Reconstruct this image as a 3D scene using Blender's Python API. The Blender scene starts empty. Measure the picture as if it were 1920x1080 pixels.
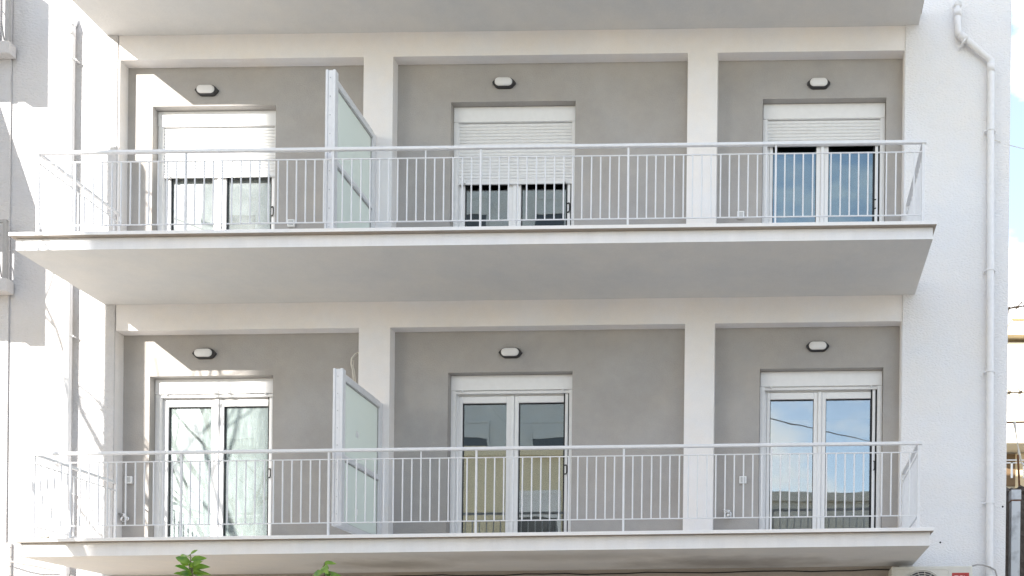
import bpy, math, random
from mathutils import Vector, Matrix, noise as mnoise
R = math.radians
random.seed(7)
SC = bpy.context.scene
COL = SC.collection

# ------------------------------------------------------------------ camera
cam = bpy.data.cameras.new('camera')
camo = bpy.data.objects.new('camera', cam)
COL.objects.link(camo)
SC.camera = camo
camo.location = (2.98, -10.8, 1.6)
camo.rotation_euler = (R(90), 0, 0)
cam.sensor_width = 36
cam.lens = 33.956
cam.shift_x = -0.2604
cam.shift_y = 0.4167
cam.clip_start = 0.1
cam.clip_end = 2000

# ------------------------------------------------------------------ light
SUN_DIR = Vector((0.62, 1.0, -0.486)).normalized()
W = bpy.data.worlds.new('World')
SC.world = W
W.use_nodes = True
wn, wl = W.node_tree.nodes, W.node_tree.links
for n in list(wn): wn.remove(n)
out = wn.new('ShaderNodeOutputWorld')
bg = wn.new('ShaderNodeBackground'); bg.inputs['Strength'].default_value = 0.15
sky = wn.new('ShaderNodeTexSky'); sky.sky_type = 'NISHITA'; sky.sun_disc = False
sky.sun_elevation = math.asin(-SUN_DIR.z)
sky.sun_rotation = math.atan2(-SUN_DIR.x, -SUN_DIR.y)
sky.altitude = 50; sky.air_density = 1.0; sky.dust_density = 0.4; sky.ozone_density = 1.0
tc = wn.new('ShaderNodeTexCoord')
mp = wn.new('ShaderNodeMapping'); mp.inputs['Scale'].default_value = (1.6, 1.6, 3.6)
mp.inputs['Location'].default_value = (1.7, -0.6, 0.2)
nz = wn.new('ShaderNodeTexNoise'); nz.inputs['Scale'].default_value = 4.6
nz.inputs['Detail'].default_value = 7; nz.inputs['Roughness'].default_value = 0.55
cr = wn.new('ShaderNodeValToRGB')
cr.color_ramp.elements[0].position = 0.47; cr.color_ramp.elements[0].color = (0.13, 0.13, 0.13, 1)
cr.color_ramp.elements[1].position = 0.66; cr.color_ramp.elements[1].color = (1, 1, 1, 1)
mx = wn.new('ShaderNodeMix'); mx.data_type = 'RGBA'
mx.inputs[7].default_value = (7.3, 7.05, 6.75, 1)
wl.new(tc.outputs['Generated'], mp.inputs['Vector'])
wl.new(mp.outputs[0], nz.inputs['Vector'])
wl.new(nz.outputs['Fac'], cr.inputs['Fac'])
wl.new(cr.outputs['Color'], mx.inputs[0])
wl.new(sky.outputs['Color'], mx.inputs[6])
wl.new(mx.outputs[2], bg.inputs['Color'])
wl.new(bg.outputs[0], out.inputs['Surface'])

sun = bpy.data.lights.new('sun', 'SUN')
sun.energy = 4.9; sun.angle = R(0.5); sun.color = (1.0, 0.955, 0.89)
suno = bpy.data.objects.new('sun', sun); COL.objects.link(suno)
suno.rotation_euler = SUN_DIR.to_track_quat('-Z', 'Y').to_euler()
suno.location = (-20, -30, 25)

SC.view_settings.view_transform = 'Standard'
SC.view_settings.look = 'None'
SC.view_settings.exposure = 1.29
SC.view_settings.gamma = 1.0
SC.render.engine = 'CYCLES'
SC.cycles.max_bounces = 10
SC.cycles.diffuse_bounces = 6
SC.cycles.transparent_max_bounces = 12
SC.cycles.caustics_reflective = False
SC.cycles.caustics_refractive = False

# ------------------------------------------------------------------ materials
def new_mat(name):
    m = bpy.data.materials.new(name); m.use_nodes = True
    nt = m.node_tree
    for n in list(nt.nodes): nt.nodes.remove(n)
    o = nt.nodes.new('ShaderNodeOutputMaterial')
    return m, nt.nodes, nt.links, o

def plaster(name, col, var=0.05, rough=0.9, bump=0.25, bscale=90, stretch=(1, 1, 1), grain=0.06,
            big=0.7, spec=0.2, dist=0.02, stains=None, streak=0.0, hue=0.025):
    """matt surface with broad patches, fine grain and a bump"""
    m, N, L, o = new_mat(name)
    b = N.new('ShaderNodeBsdfPrincipled')
    b.inputs['Roughness'].default_value = rough
    b.inputs['Specular IOR Level'].default_value = spec
    t = N.new('ShaderNodeTexCoord')
    def nse(scale, detail, rgh=0.55, vec=None):
        n = N.new('ShaderNodeTexNoise'); n.inputs['Scale'].default_value = scale
        n.inputs['Detail'].default_value = detail; n.inputs['Roughness'].default_value = rgh
        L.new(vec if vec is not None else t.outputs['Object'], n.inputs['Vector']); return n.outputs['Fac']
    def math_(op, a, bb):
        n = N.new('ShaderNodeMath'); n.operation = op
        for k, x in enumerate((a, bb)):
            if isinstance(x, (int, float)): n.inputs[k].default_value = x
            else: L.new(x, n.inputs[k])
        return n.outputs[0]
    f = math_('ADD', math_('MULTIPLY', math_('SUBTRACT', nse(big, 5, 0.6), 0.5), var * 4),
              math_('MULTIPLY', math_('SUBTRACT', nse(85, 3, 0.7), 0.5), grain * 3))
    f = math_('ADD', f, math_('MULTIPLY', math_('SUBTRACT', nse(9, 5, 0.65), 0.5), var * 1.6))
    if streak:
        mp = N.new('ShaderNodeMapping'); mp.inputs['Scale'].default_value = (7, 7, 0.5)
        L.new(t.outputs['Object'], mp.inputs['Vector'])
        f = math_('ADD', f, math_('MULTIPLY', math_('SUBTRACT', nse(1.0, 4, 0.6, mp.outputs[0]), 0.5), streak * 3))
    f = math_('ADD', f, 1.0)
    mul = N.new('ShaderNodeVectorMath'); mul.operation = 'SCALE'
    L.new(f, mul.inputs['Scale'])
    hb = N.new('ShaderNodeMix'); hb.data_type = 'RGBA'      # warm and cool patches of paint
    hm = N.new('ShaderNodeMapRange'); hm.inputs[1].default_value = 0.3; hm.inputs[2].default_value = 0.7
    L.new(nse(1.3, 6, 0.65), hm.inputs[0]); L.new(hm.outputs[0], hb.inputs[0])
    hb.inputs[6].default_value = (col[0] * (1 - hue), col[1] * (1 - hue * .2), min(1, col[2] * (1 + hue)), 1)
    hb.inputs[7].default_value = (min(1, col[0] * (1 + hue)), col[1], col[2] * (1 - hue * 1.4), 1)
    L.new(hb.outputs[2], mul.inputs[0])
    cur = mul.outputs[0]
    for (c, r, colour, amt) in (stains or []):
        mp = N.new('ShaderNodeMapping')
        mp.inputs['Location'].default_value = tuple(-c[k] / r[k] for k in range(3))
        mp.inputs['Scale'].default_value = tuple(1 / r[k] for k in range(3))
        L.new(t.outputs['Object'], mp.inputs['Vector'])
        ln = N.new('ShaderNodeVectorMath'); ln.operation = 'LENGTH'; L.new(mp.outputs[0], ln.inputs[0])
        mr = N.new('ShaderNodeMapRange'); mr.inputs[1].default_value = 1.0; mr.inputs[2].default_value = 0.15
        L.new(math_('ADD', ln.outputs['Value'], math_('MULTIPLY', math_('SUBTRACT', nse(3, 5), 0.5), 1.1)), mr.inputs[0])
        k = math_('MULTIPLY', mr.outputs[0], amt)
        mxx = N.new('ShaderNodeMix'); mxx.data_type = 'RGBA'
        L.new(k, mxx.inputs[0]); L.new(cur, mxx.inputs[6]); mxx.inputs[7].default_value = (*colour, 1)
        cur = mxx.outputs[2]
    L.new(cur, b.inputs['Base Color'])
    if bump:
        mp = N.new('ShaderNodeMapping'); mp.inputs['Scale'].default_value = stretch
        mp.inputs['Rotation'].default_value = (0, R(-28) if stretch != (1, 1, 1) else 0, 0)
        L.new(t.outputs['Object'], mp.inputs['Vector'])
        bp = N.new('ShaderNodeBump'); bp.inputs['Strength'].default_value = bump
        bp.inputs['Distance'].default_value = dist
        L.new(nse(bscale, 4, 0.5, mp.outputs[0]), bp.inputs['Height'])
        L.new(bp.outputs[0], b.inputs['Normal'])
    L.new(b.outputs[0], o.inputs['Surface'])
    return m

def paint(name, col, rough=0.4, metal=0.0, var=0.04, spec=0.4, dirt=None, dscale=20):
    m, N, L, o = new_mat(name)
    b = N.new('ShaderNodeBsdfPrincipled')
    b.inputs['Roughness'].default_value = rough; b.inputs['Metallic'].default_value = metal
    b.inputs['Specular IOR Level'].default_value = spec
    t = N.new('ShaderNodeTexCoord'); n = N.new('ShaderNodeTexNoise')
    n.inputs['Scale'].default_value = dscale; n.inputs['Detail'].default_value = 5
    L.new(t.outputs['Object'], n.inputs['Vector'])
    r = N.new('ShaderNodeValToRGB')
    c0 = dirt if dirt else tuple(c * (1 - var * 3) for c in col)
    r.color_ramp.elements[0].position = 0.3; r.color_ramp.elements[0].color = (*c0, 1)
    r.color_ramp.elements[1].position = 0.62 if not dirt else 0.5; r.color_ramp.elements[1].color = (*col, 1)
    L.new(n.outputs['Fac'], r.inputs['Fac']); L.new(r.outputs['Color'], b.inputs['Base Color'])
    L.new(b.outputs[0], o.inputs['Surface'])
    return m

def glass(name, refl=0.22, tint=(0.8, 0.86, 0.84), film=0.0, film_col=(0.8, 0.85, 0.84), mirror=(0.93, 0.97, 1.0), wave=0.0013, streaky=False):
    """window pane: wavy mirror reflection over a clear or misted sheet"""
    m, N, L, o = new_mat(name)
    t = N.new('ShaderNodeTexCoord')
    n = N.new('ShaderNodeTexNoise'); n.inputs['Scale'].default_value = 2.0; n.inputs['Detail'].default_value = 2
    L.new(t.outputs['Object'], n.inputs['Vector'])
    bp = N.new('ShaderNodeBump'); bp.inputs['Strength'].default_value = 0.5; bp.inputs['Distance'].default_value = wave
    L.new(n.outputs['Fac'], bp.inputs['Height'])
    g = N.new('ShaderNodeBsdfGlossy'); g.inputs['Roughness'].default_value = 0.0
    g.inputs['Color'].default_value = (*mirror, 1)
    L.new(bp.outputs[0], g.inputs['Normal'])
    tr = N.new('ShaderNodeBsdfTransparent'); tr.inputs['Color'].default_value = (*tint, 1)
    base = tr.outputs[0]
    if film:
        d = N.new('ShaderNodeBsdfDiffuse'); d.inputs['Color'].default_value = (*film_col, 1)
        mp = N.new('ShaderNodeMapping'); mp.inputs['Scale'].default_value = (26, 26, 5) if streaky else (5, 5, 4)
        L.new(t.outputs['Object'], mp.inputs['Vector'])
        n2 = N.new('ShaderNodeTexNoise'); n2.inputs['Scale'].default_value = 1.0; n2.inputs['Detail'].default_value = 6
        n2.inputs['Roughness'].default_value = 0.7
        L.new(mp.outputs[0], n2.inputs['Vector'])
        r = N.new('ShaderNodeMapRange'); r.inputs[1].default_value = 0.3; r.inputs[2].default_value = 0.72
        r.inputs[3].default_value = film * 0.45; r.inputs[4].default_value = film
        L.new(n2.outputs['Fac'], r.inputs[0])
        mm = N.new('ShaderNodeMixShader'); L.new(r.outputs[0], mm.inputs[0]); L.new(base, mm.inputs[1]); L.new(d.outputs[0], mm.inputs[2])
        base = mm.outputs[0]
    fr = N.new('ShaderNodeFresnel'); fr.inputs['IOR'].default_value = 1.5
    ad = N.new('ShaderNodeMath'); ad.operation = 'ADD'; ad.use_clamp = True
    L.new(fr.outputs[0], ad.inputs[0]); ad.inputs[1].default_value = refl - 0.04
    ms = N.new('ShaderNodeMixShader')
    L.new(ad.outputs[0], ms.inputs[0]); L.new(base, ms.inputs[1]); L.new(g.outputs[0], ms.inputs[2])
    L.new(ms.outputs[0], o.inputs['Surface'])
    return m

def frosted(name, col=(0.82, 0.87, 0.85)):
    m, N, L, o = new_mat(name)
    d = N.new('ShaderNodeBsdfDiffuse'); d.inputs['Color'].default_value = (*col, 1)
    tl = N.new('ShaderNodeBsdfTranslucent'); tl.inputs['Color'].default_value = (*col, 1)
    g = N.new('ShaderNodeBsdfGlossy'); g.inputs['Roughness'].default_value = 0.25
    a = N.new('ShaderNodeMixShader'); a.inputs[0].default_value = 0.5
    L.new(d.outputs[0], a.inputs[1]); L.new(tl.outputs[0], a.inputs[2])
    c = N.new('ShaderNodeMixShader'); c.inputs[0].default_value = 0.08
    L.new(a.outputs[0], c.inputs[1]); L.new(g.outputs[0], c.inputs[2])
    tp = N.new('ShaderNodeBsdfTransparent'); tp.inputs['Color'].default_value = (0.9, 0.97, 0.94, 1)
    e = N.new('ShaderNodeMixShader'); e.inputs[0].default_value = 0.22
    L.new(c.outputs[0], e.inputs[1]); L.new(tp.outputs[0], e.inputs[2])
    L.new(e.outputs[0], o.inputs['Surface'])
    return m

def leafmat(name, col, col2):
    m, N, L, o = new_mat(name)
    t = N.new('ShaderNodeTexCoord'); n = N.new('ShaderNodeTexNoise'); n.inputs['Scale'].default_value = 9
    L.new(t.outputs['Object'], n.inputs['Vector'])
    r = N.new('ShaderNodeValToRGB')
    r.color_ramp.elements[0].position = 0.35; r.color_ramp.elements[0].color = (*col, 1)
    r.color_ramp.elements[1].position = 0.65; r.color_ramp.elements[1].color = (*col2, 1)
    L.new(n.outputs['Fac'], r.inputs['Fac'])
    b = N.new('ShaderNodeBsdfPrincipled'); b.inputs['Roughness'].default_value = 0.35
    L.new(r.outputs['Color'], b.inputs['Base Color'])
    tl = N.new('ShaderNodeBsdfTranslucent'); L.new(r.outputs['Color'], tl.inputs['Color'])
    a = N.new('ShaderNodeMixShader'); a.inputs[0].default_value = 0.4
    L.new(b.outputs[0], a.inputs[1]); L.new(tl.outputs[0], a.inputs[2])
    L.new(a.outputs[0], o.inputs['Surface'])
    return m

def brickmat(name, c1, c2, mortar, scale=4.0):
    m, N, L, o = new_mat(name)
    t = N.new('ShaderNodeTexCoord'); mp = N.new('ShaderNodeMapping'); mp.inputs['Rotation'].default_value = (R(90), 0, 0)
    L.new(t.outputs['Object'], mp.inputs['Vector'])
    b = N.new('ShaderNodeTexBrick'); b.inputs['Scale'].default_value = scale
    b.inputs['Color1'].default_value = (*c1, 1); b.inputs['Color2'].default_value = (*c2, 1); b.inputs['Mortar'].default_value = (*mortar, 1)
    b.inputs['Mortar Size'].default_value = 0.012; b.inputs['Row Height'].default_value = 0.42; b.inputs['Brick Width'].default_value = 1.1
    L.new(mp.outputs[0], b.inputs['Vector'])
    p = N.new('ShaderNodeBsdfPrincipled'); p.inputs['Roughness'].default_value = 0.9
    L.new(b.outputs['Color'], p.inputs['Base Color']); L.new(p.outputs[0], o.inputs['Surface'])
    return m

M = {}
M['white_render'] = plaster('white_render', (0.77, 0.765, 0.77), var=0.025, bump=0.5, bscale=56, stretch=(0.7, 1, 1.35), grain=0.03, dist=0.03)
M['left_render'] = plaster('left_render', (0.57, 0.56, 0.56), var=0.04, bump=0.5, bscale=50, stretch=(0.7, 1, 1.35), grain=0.05, dist=0.03)  # white render darkened in colour to deepen the shade at left
M['smooth_render'] = plaster('smooth_render', (0.79, 0.768, 0.757), var=0.06, hue=0.035, bump=0.12, bscale=60, grain=0.045)
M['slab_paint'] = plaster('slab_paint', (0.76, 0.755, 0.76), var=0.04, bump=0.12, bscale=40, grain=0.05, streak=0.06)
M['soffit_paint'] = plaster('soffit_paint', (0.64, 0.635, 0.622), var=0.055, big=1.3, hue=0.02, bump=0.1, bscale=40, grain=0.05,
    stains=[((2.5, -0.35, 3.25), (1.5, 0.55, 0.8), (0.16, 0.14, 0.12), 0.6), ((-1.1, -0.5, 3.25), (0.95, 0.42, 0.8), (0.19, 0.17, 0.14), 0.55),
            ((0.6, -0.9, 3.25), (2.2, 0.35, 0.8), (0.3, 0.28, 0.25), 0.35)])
M['grey_render'] = plaster('grey_render', (0.387, 0.368, 0.350), var=0.095, big=1.4, hue=0.025, bump=0.22, bscale=80, grain=0.07)
M['base_render'] = plaster('base_render', (0.42, 0.37, 0.32), var=0.06, bump=0.3, bscale=50, grain=0.07)
M['marble'] = plaster('marble', (0.78, 0.77, 0.765), var=0.05, rough=0.5, bump=0.02, grain=0.04, big=2.5)
M['raw_stone'] = plaster('raw_stone', (0.34, 0.30, 0.26), var=0.1, bump=0.2)  # painted shade for the underside of the coping lip
M['rail_paint'] = paint('rail_paint', (0.71, 0.715, 0.73), rough=0.38, var=0.02)
M['upvc'] = paint('upvc', (0.80, 0.795, 0.79), rough=0.35, var=0.012)
M['shutter'] = paint('shutter', (0.76, 0.755, 0.75), rough=0.45, var=0.015)
M['black'] = paint('black', (0.012, 0.012, 0.013), rough=0.5)
M['gasket'] = paint('gasket', (0.02, 0.02, 0.022), rough=0.6)
M['lamp_body'] = paint('lamp_body', (0.045, 0.043, 0.045), rough=0.45)
M['opal'] = paint('opal', (0.72, 0.71, 0.70), rough=0.3, var=0.01)
M['socket'] = paint('socket', (0.8, 0.8, 0.79), rough=0.3, var=0.01)
M['socket_flap'] = paint('socket_flap', (0.5, 0.5, 0.49), rough=0.3, var=0.02)
M['chrome'] = paint('chrome', (0.75, 0.75, 0.75), rough=0.18, metal=1.0)
M['pipe_paint'] = paint('pipe_paint', (0.75, 0.745, 0.75), rough=0.5, var=0.02)
M['glass_clear'] = glass('glass_clear', refl=0.24)
M['glass_sky'] = glass('glass_sky', refl=0.19, mirror=(0.94, 0.97, 1.0))
M['glass_blue'] = glass('glass_blue', refl=0.125, mirror=(0.72, 0.9, 1.0))
M['glass_mist'] = glass('glass_mist', refl=0.14, film=0.42, streaky=True, film_col=(.66, .76, .74))
M['glass_film'] = glass('glass_film', refl=0.2, film=0.3)  # pale diffuse layer paints the bright sky mirrored in the upper left panes
M['frosted'] = frosted('frosted')
M['sticker'] = paint('sticker', (0.78, 0.78, 0.78), rough=0.5)
M['room'] = plaster('room', (0.22, 0.21, 0.2), bump=0, var=0.03)
M['room_floor'] = plaster('room_floor', (0.2, 0.15, 0.1), bump=0, var=0.08)
M['cable_white'] = paint('cable_white', (0.66, 0.63, 0.57), rough=0.5)
M['cable_grey'] = paint('cable_grey', (0.36, 0.35, 0.34), rough=0.5)
M['cable_black'] = paint('cable_black', (0.02, 0.02, 0.02), rough=0.6)
M['ac_case'] = paint('ac_case', (0.62, 0.61, 0.56), rough=0.45, var=0.02)
M['ac_dark'] = paint('ac_dark', (0.06, 0.06, 0.065), rough=0.5)
M['ac_red'] = paint('ac_red', (0.42, 0.05, 0.045), rough=0.4)
M['white_ink'] = paint('white_ink', (0.8, 0.8, 0.8), rough=0.5)
M['leaf'] = leafmat('leaf', (0.08, 0.21, 0.02), (0.25, 0.40, 0.05))
M['bark'] = plaster('bark', (0.14, 0.11, 0.08), var=0.12, bump=0.5, bscale=40)
M['concrete'] = plaster('concrete', (0.36, 0.35, 0.33), var=0.09, bump=0.3, bscale=40)
M['dark_stone'] = plaster('dark_stone', (0.10, 0.085, 0.075), var=0.2, bump=1.0, bscale=14, grain=0.15, dist=0.06)
M['galv'] = paint('galv', (0.50, 0.51, 0.52), rough=0.45, metal=0.6, dirt=(0.34, 0.34, 0.35), dscale=9)
M['rust'] = paint('rust', (0.16, 0.07, 0.03), rough=0.85, dirt=(0.07, 0.03, 0.015))
M['wire'] = paint('wire', (0.22, 0.16, 0.11), rough=0.6, metal=0.4)
M['cream_wall'] = plaster('cream_wall', (0.62, 0.52, 0.34), var=0.05, bump=0.1)
M['pale_wall'] = plaster('pale_wall', (0.68, 0.62, 0.50), var=0.05, bump=0.1)
M['ochre_wall'] = plaster('ochre_wall', (0.66, 0.55, 0.37), var=0.05, bump=0.1)
M['dull_yellow'] = plaster('dull_yellow', (0.72, 0.64, 0.46), var=0.05, bump=0.1)
M['grey_wall'] = plaster('grey_wall', (0.72, 0.70, 0.64), var=0.06, bump=0.2)
M['tower_wall'] = plaster('tower_wall', (0.52, 0.54, 0.55), var=0.06, bump=0.2)
M['brown_wood'] = paint('brown_wood', (0.16, 0.10, 0.05), rough=0.6)
M['dull_pane'] = paint('dull_pane', (0.06, 0.07, 0.08), rough=0.08, spec=0.6)
M['pale_paving'] = plaster('pale_paving', (0.50, 0.46, 0.405), var=0.12, bump=0.4, bscale=120, grain=0.2)
M['paving'] = plaster('paving', (0.60, 0.55, 0.485), var=0.1, bump=0.2, bscale=30)
M['earth'] = plaster('earth', (0.34, 0.31, 0.26), var=0.15, bump=0.4, bscale=10)
M['white_line'] = plaster('white_line', (0.7, 0.7, 0.68), var=0.08, bump=0.1)
M['white_brick'] = brickmat('white_brick', (0.74, 0.72, 0.70), (0.70, 0.69, 0.67), (0.33, 0.26, 0.22))
M['sack'] = paint('sack', (0.55, 0.50, 0.42), rough=0.9, dirt=(0.2, 0.15, 0.09), dscale=25)

# ------------------------------------------------------------------ geometry helpers
# the building is sheared to line up with the image: its floors climb a touch to the right and its
# uprights lean a touch, so everything fixed to it goes through S()
SA, SB = 0.011, 0.0125
def S(p): return Vector((p[0] + SA * (p[2] - 1.6), p[1], p[2] + SB * (p[0] - 2.98)))
def Slin(v): return Vector((v[0] + SA * v[2], v[1], v[2] + SB * v[0]))
def at(u, v, y):
    """photo pixel -> point (before settling) on the upright plane at depth y"""
    s = 1811 / (10.8 + y); X = (u - 1460) / s; Z = (1340 - v) / s
    z = (Z - SB * X) / (1 - SA * SB); x = X - SA * z
    return (x + 2.98, y, z + 1.6)

def wpos(o):
    p = Vector((0, 0, 0))
    while o is not None:
        p += o.location; o = o.parent
    return p

def tag(o, label=None, cat=None, group=None, kind=None):
    for k, v in (('label', label), ('category', cat), ('group', group), ('kind', kind)):
        if v: o[k] = v
    return o

def empty(name, loc, label, cat, group=None, kind=None, settle=True):
    o = bpy.data.objects.new(name, None); COL.objects.link(o)
    o.location = S(loc) if settle else loc
    o.empty_display_size = 0.2
    return tag(o, label, cat, group, kind)

class MB:
    def __init__(s): s.v = []; s.f = []; s.mi = []
    def poly(s, pts, mi=0):
        n = len(s.v); s.v += [tuple(p) for p in pts]; s.f.append(tuple(range(n, n + len(pts)))); s.mi.append(mi); return s
    def mesh(s, pts, faces, mi=0):
        n = len(s.v); s.v += [tuple(p) for p in pts]
        for f in faces: s.f.append(tuple(n + i for i in f)); s.mi.append(mi)
        return s
    def box(s, x0, x1, y0, y1, z0, z1, mi=0):
        if x0 > x1: x0, x1 = x1, x0
        if y0 > y1: y0, y1 = y1, y0
        if z0 > z1: z0, z1 = z1, z0
        P = [(x0, y0, z0), (x1, y0, z0), (x1, y1, z0), (x0, y1, z0), (x0, y0, z1), (x1, y0, z1), (x1, y1, z1), (x0, y1, z1)]
        return s.mesh(P, [(3, 2, 1, 0), (4, 5, 6, 7), (0, 1, 5, 4), (1, 2, 6, 5), (2, 3, 7, 6), (3, 0, 4, 7)], mi)
    def prism(s, poly, y0, y1, mi=0):
        """polygon of (x, z), counter-clockwise seen from the street (-y), pushed from y0 to y1"""
        n = len(poly)
        P = [(x, y0, z) for x, z in poly] + [(x, y1, z) for x, z in poly]
        F = [tuple(range(n)), tuple(range(2 * n - 1, n - 1, -1))]
        for i in range(n): j = (i + 1) % n; F.append((i, n + i, n + j, j))
        return s.mesh(P, F, mi)
    def tube(s, pts, r, n=8, mi=0, cap=True):
        pts = [Vector(p) for p in pts]; m = len(pts)
        rs = r if isinstance(r, (list, tuple)) else [r] * m
        ref = None; rings = []
        for i, p in enumerate(pts):
            d = (pts[min(i + 1, m - 1)] - pts[max(i - 1, 0)])
            d = d.normalized() if d.length > 1e-9 else Vector((0, 0, 1))
            if ref is None: ref = Vector((0, 1, 0)) if abs(d.y) < 0.9 else Vector((1, 0, 0))
            a = (ref - d * ref.dot(d)).normalized(); ref = a; b = d.cross(a)
            rings.append([p + (a * math.cos(t) + b * math.sin(t)) * rs[i] for t in [2 * math.pi * k / n for k in range(n)]])
        P = [q for rg in rings for q in rg]; F = []
        for i in range(m - 1):
            for k in range(n):
                F.append((i * n + k, i * n + (k + 1) % n, (i + 1) * n + (k + 1) % n, (i + 1) * n + k))
        if cap: F.append(tuple(range(n - 1, -1, -1))); F.append(tuple((m - 1) * n + k for k in range(n)))
        return s.mesh(P, F, mi)
    def build(s, name, mat, parent=None, origin=None, settle=True, bevel=0, smooth=False):
        f = S if settle else Vector
        base = f(origin) if origin is not None else (wpos(parent) if parent else Vector((0, 0, 0)))
        me = bpy.data.meshes.new(name)
        me.from_pydata([tuple(f(p) - base) for p in s.v], [], s.f)
        mats = mat if isinstance(mat, (list, tuple)) else [mat]
        for q in mats: me.materials.append(q)
        for i, p in enumerate(me.polygons):
            p.material_index = s.mi[i]; p.use_smooth = smooth
        me.update()
        o = bpy.data.objects.new(name, me); COL.objects.link(o)
        o.location = base - (wpos(parent) if parent else Vector((0, 0, 0)))
        if parent: o.parent = parent
        if bevel:
            b = o.modifiers.new('bevel', 'BEVEL'); b.width = bevel; b.segments = 2; b.limit_method = 'ANGLE'
        return o

def copy_tree(o, parent=None):
    c = o.copy(); COL.objects.link(c)
    if parent is not None: c.parent = parent
    for ch in [q for q in SC.objects if q.parent == o]: copy_tree(ch, c)
    return c

# ------------------------------------------------------------------ ground, street
g = MB().poly([(-400, -400, -0.16), (400, -400, -0.16), (400, 400, -0.16), (-400, 400, -0.16)])
tag(g.build('ground', M['earth'], settle=False), kind='structure')
g = MB().poly([(-120, -12.5, -0.12), (120, -12.5, -0.12), (120, -4.5, -0.12), (-120, -4.5, -0.12)])
tag(g.build('road', M['pale_paving'], settle=False), kind='structure')
g = MB().box(-120, 120, -4.5, 0.0, -0.15, 0.0)
tag(g.build('pavement', M['paving'], settle=False), kind='structure')
g = MB().box(-120, 120, -15.5, -12.5, -0.15, 0.0)
tag(g.build('pavement', M['paving'], settle=False), kind='structure')
g = MB()
for k in range(-14, 15): g.box(k * 4, k * 4 + 2, -8.56, -8.44, -0.119, -0.115)
tag(g.build('road_marking', M['white_line'], settle=False), kind='structure')

# ------------------------------------------------------------------ the apartment building
bld = empty('apartment_building', (0, 0, 0), 'white and grey rendered apartment building with two long balconies and six balcony doors', 'building')
FL = [dict(soff=3.25, top=6.275, beam=5.985, rec=(-4.49, -1.762), dtop=5.52, floor=3.42, sl=-4.52),
      dict(soff=6.275, top=9.285, beam=9.013, rec=(-4.465, -1.74), dtop=8.577, floor=6.42, sl=-4.6)]
RX = [(-1.412, 1.885), (2.217, 4.305)]
DX = [(-4.185, -2.79), (-0.807, 0.602), (2.725, 4.125)]
YR, YD = 0.14, 0.24           # back of the recess, back of the door reveal
XL, XRW, XE = -4.48, 4.312, 5.495

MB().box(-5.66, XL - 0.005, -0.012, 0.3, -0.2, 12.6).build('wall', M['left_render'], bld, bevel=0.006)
MB().box(XRW, XE, -0.014, 0.3, -0.2, 12.6).build('wall', M['white_render'], bld, bevel=0.008)
MB().box(XE - 0.25, XE - 0.003, 0.3, 9.5, -0.2, 12.6).build('side_wall', M['white_render'], bld)
MB().box(-5.66, -5.41, 0.3, 9.5, -0.2, 12.6).build('side_wall', M['white_render'], bld)
MB().box(-5.41, XE - 0.25, 9.3, 9.5, -0.2, 12.6).build('rear_wall', M['white_render'], bld)
MB().box(-5.66, XE, -0.0, 9.5, 12.6, 12.8).build('roof', M['concrete'], bld)
gw = MB().box(XL - 0.003, XRW - 0.002, 0.03, 0.3, -0.2, 3.25)
gw.build('lower_wall', M['base_render'], bld)
MB().box(XL - 0.003, XRW - 0.002, 0.0, 0.3, 9.285, 12.6).build('upper_wall', M['smooth_render'], bld)

def slab(f, z, x0, x1, hb):
    """balcony slab: soffit at z, front face hb high, thin marble lip on top"""
    m = MB()
    y0 = -1.27
    P = [(x0, y0, z), (x1, y0, z), (x1, 0.3, z), (x0, 0.3, z), (x0, y0, z + hb), (x1, y0, z + hb), (x1, 0.3, z + hb), (x0, 0.3, z + hb)]
    m.mesh(P, [(3, 2, 1, 0)], 1)
    m.mesh(P, [(4, 5, 6, 7), (0, 1, 5, 4), (1, 2, 6, 5), (2, 3, 7, 6), (3, 0, 4, 7)], 0)
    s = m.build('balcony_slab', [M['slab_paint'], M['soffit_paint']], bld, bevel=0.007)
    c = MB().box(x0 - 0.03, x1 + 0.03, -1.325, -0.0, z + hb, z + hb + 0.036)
    c.mi[0] = 1                                   # underside coloured dark to paint the shadow line below the lip
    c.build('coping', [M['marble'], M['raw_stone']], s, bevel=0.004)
    return s
slab(0, 3.25, -4.52, 4.455, 0.135)
slab(1, 6.275, -4.6, 4.45, 0.118)
slab(2, 9.285, -4.61, 4.46, 0.12)

def holed(x0, x1, z0, z1, hx0, hx1, hz1, y, depth):
    """wall sheet with a door opening standing on its lower edge"""
    m = MB()
    yb = y + depth
    for (a, b, c, d) in ((x0, hx0, z0, z1), (hx1, x1, z0, z1), (hx0, hx1, hz1, z1)):
        m.poly([(a, y, c), (b, y, c), (b, y, d), (a, y, d)])
    m.poly([(hx0, y, z0), (hx0, y, hz1), (hx0, yb, hz1), (hx0, yb, z0)][::-1])
    m.poly([(hx1, y, z0), (hx1, yb, z0), (hx1, yb, hz1), (hx1, y, hz1)][::-1])
    m.poly([(hx0, y, hz1), (hx1, y, hz1), (hx1, yb, hz1), (hx0, yb, hz1)][::-1])
    # the wall goes on behind, past the edges of the door frame
    for (a, b, c, d) in ((x0, hx0 - .001, z0, z1), (hx1 + .001, x1, z0, z1), (hx0 - .001, hx1 + .001, hz1 + .001, z1)):
        m.box(a, b, yb + .001, yb + 0.12, c, d)
    return m

DOORLAB = [['glazed balcony door with misted panes below the bare wall lamp at left', 'glazed balcony door reflecting the yellow house opposite', 'glazed balcony door reflecting blue sky and a grey parapet'],
           ['balcony door with sunlit roller shutter lowered past half', 'balcony door with shaded roller shutter lowered past half', 'balcony door with roller shutter lowered a third']]
SHUT = [[None, None, None], [7.832, 7.713, 8.107]]
GL = [['glass_mist', 'glass_clear', 'glass_sky'], ['glass_film', 'glass_clear', 'glass_blue']]

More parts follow.
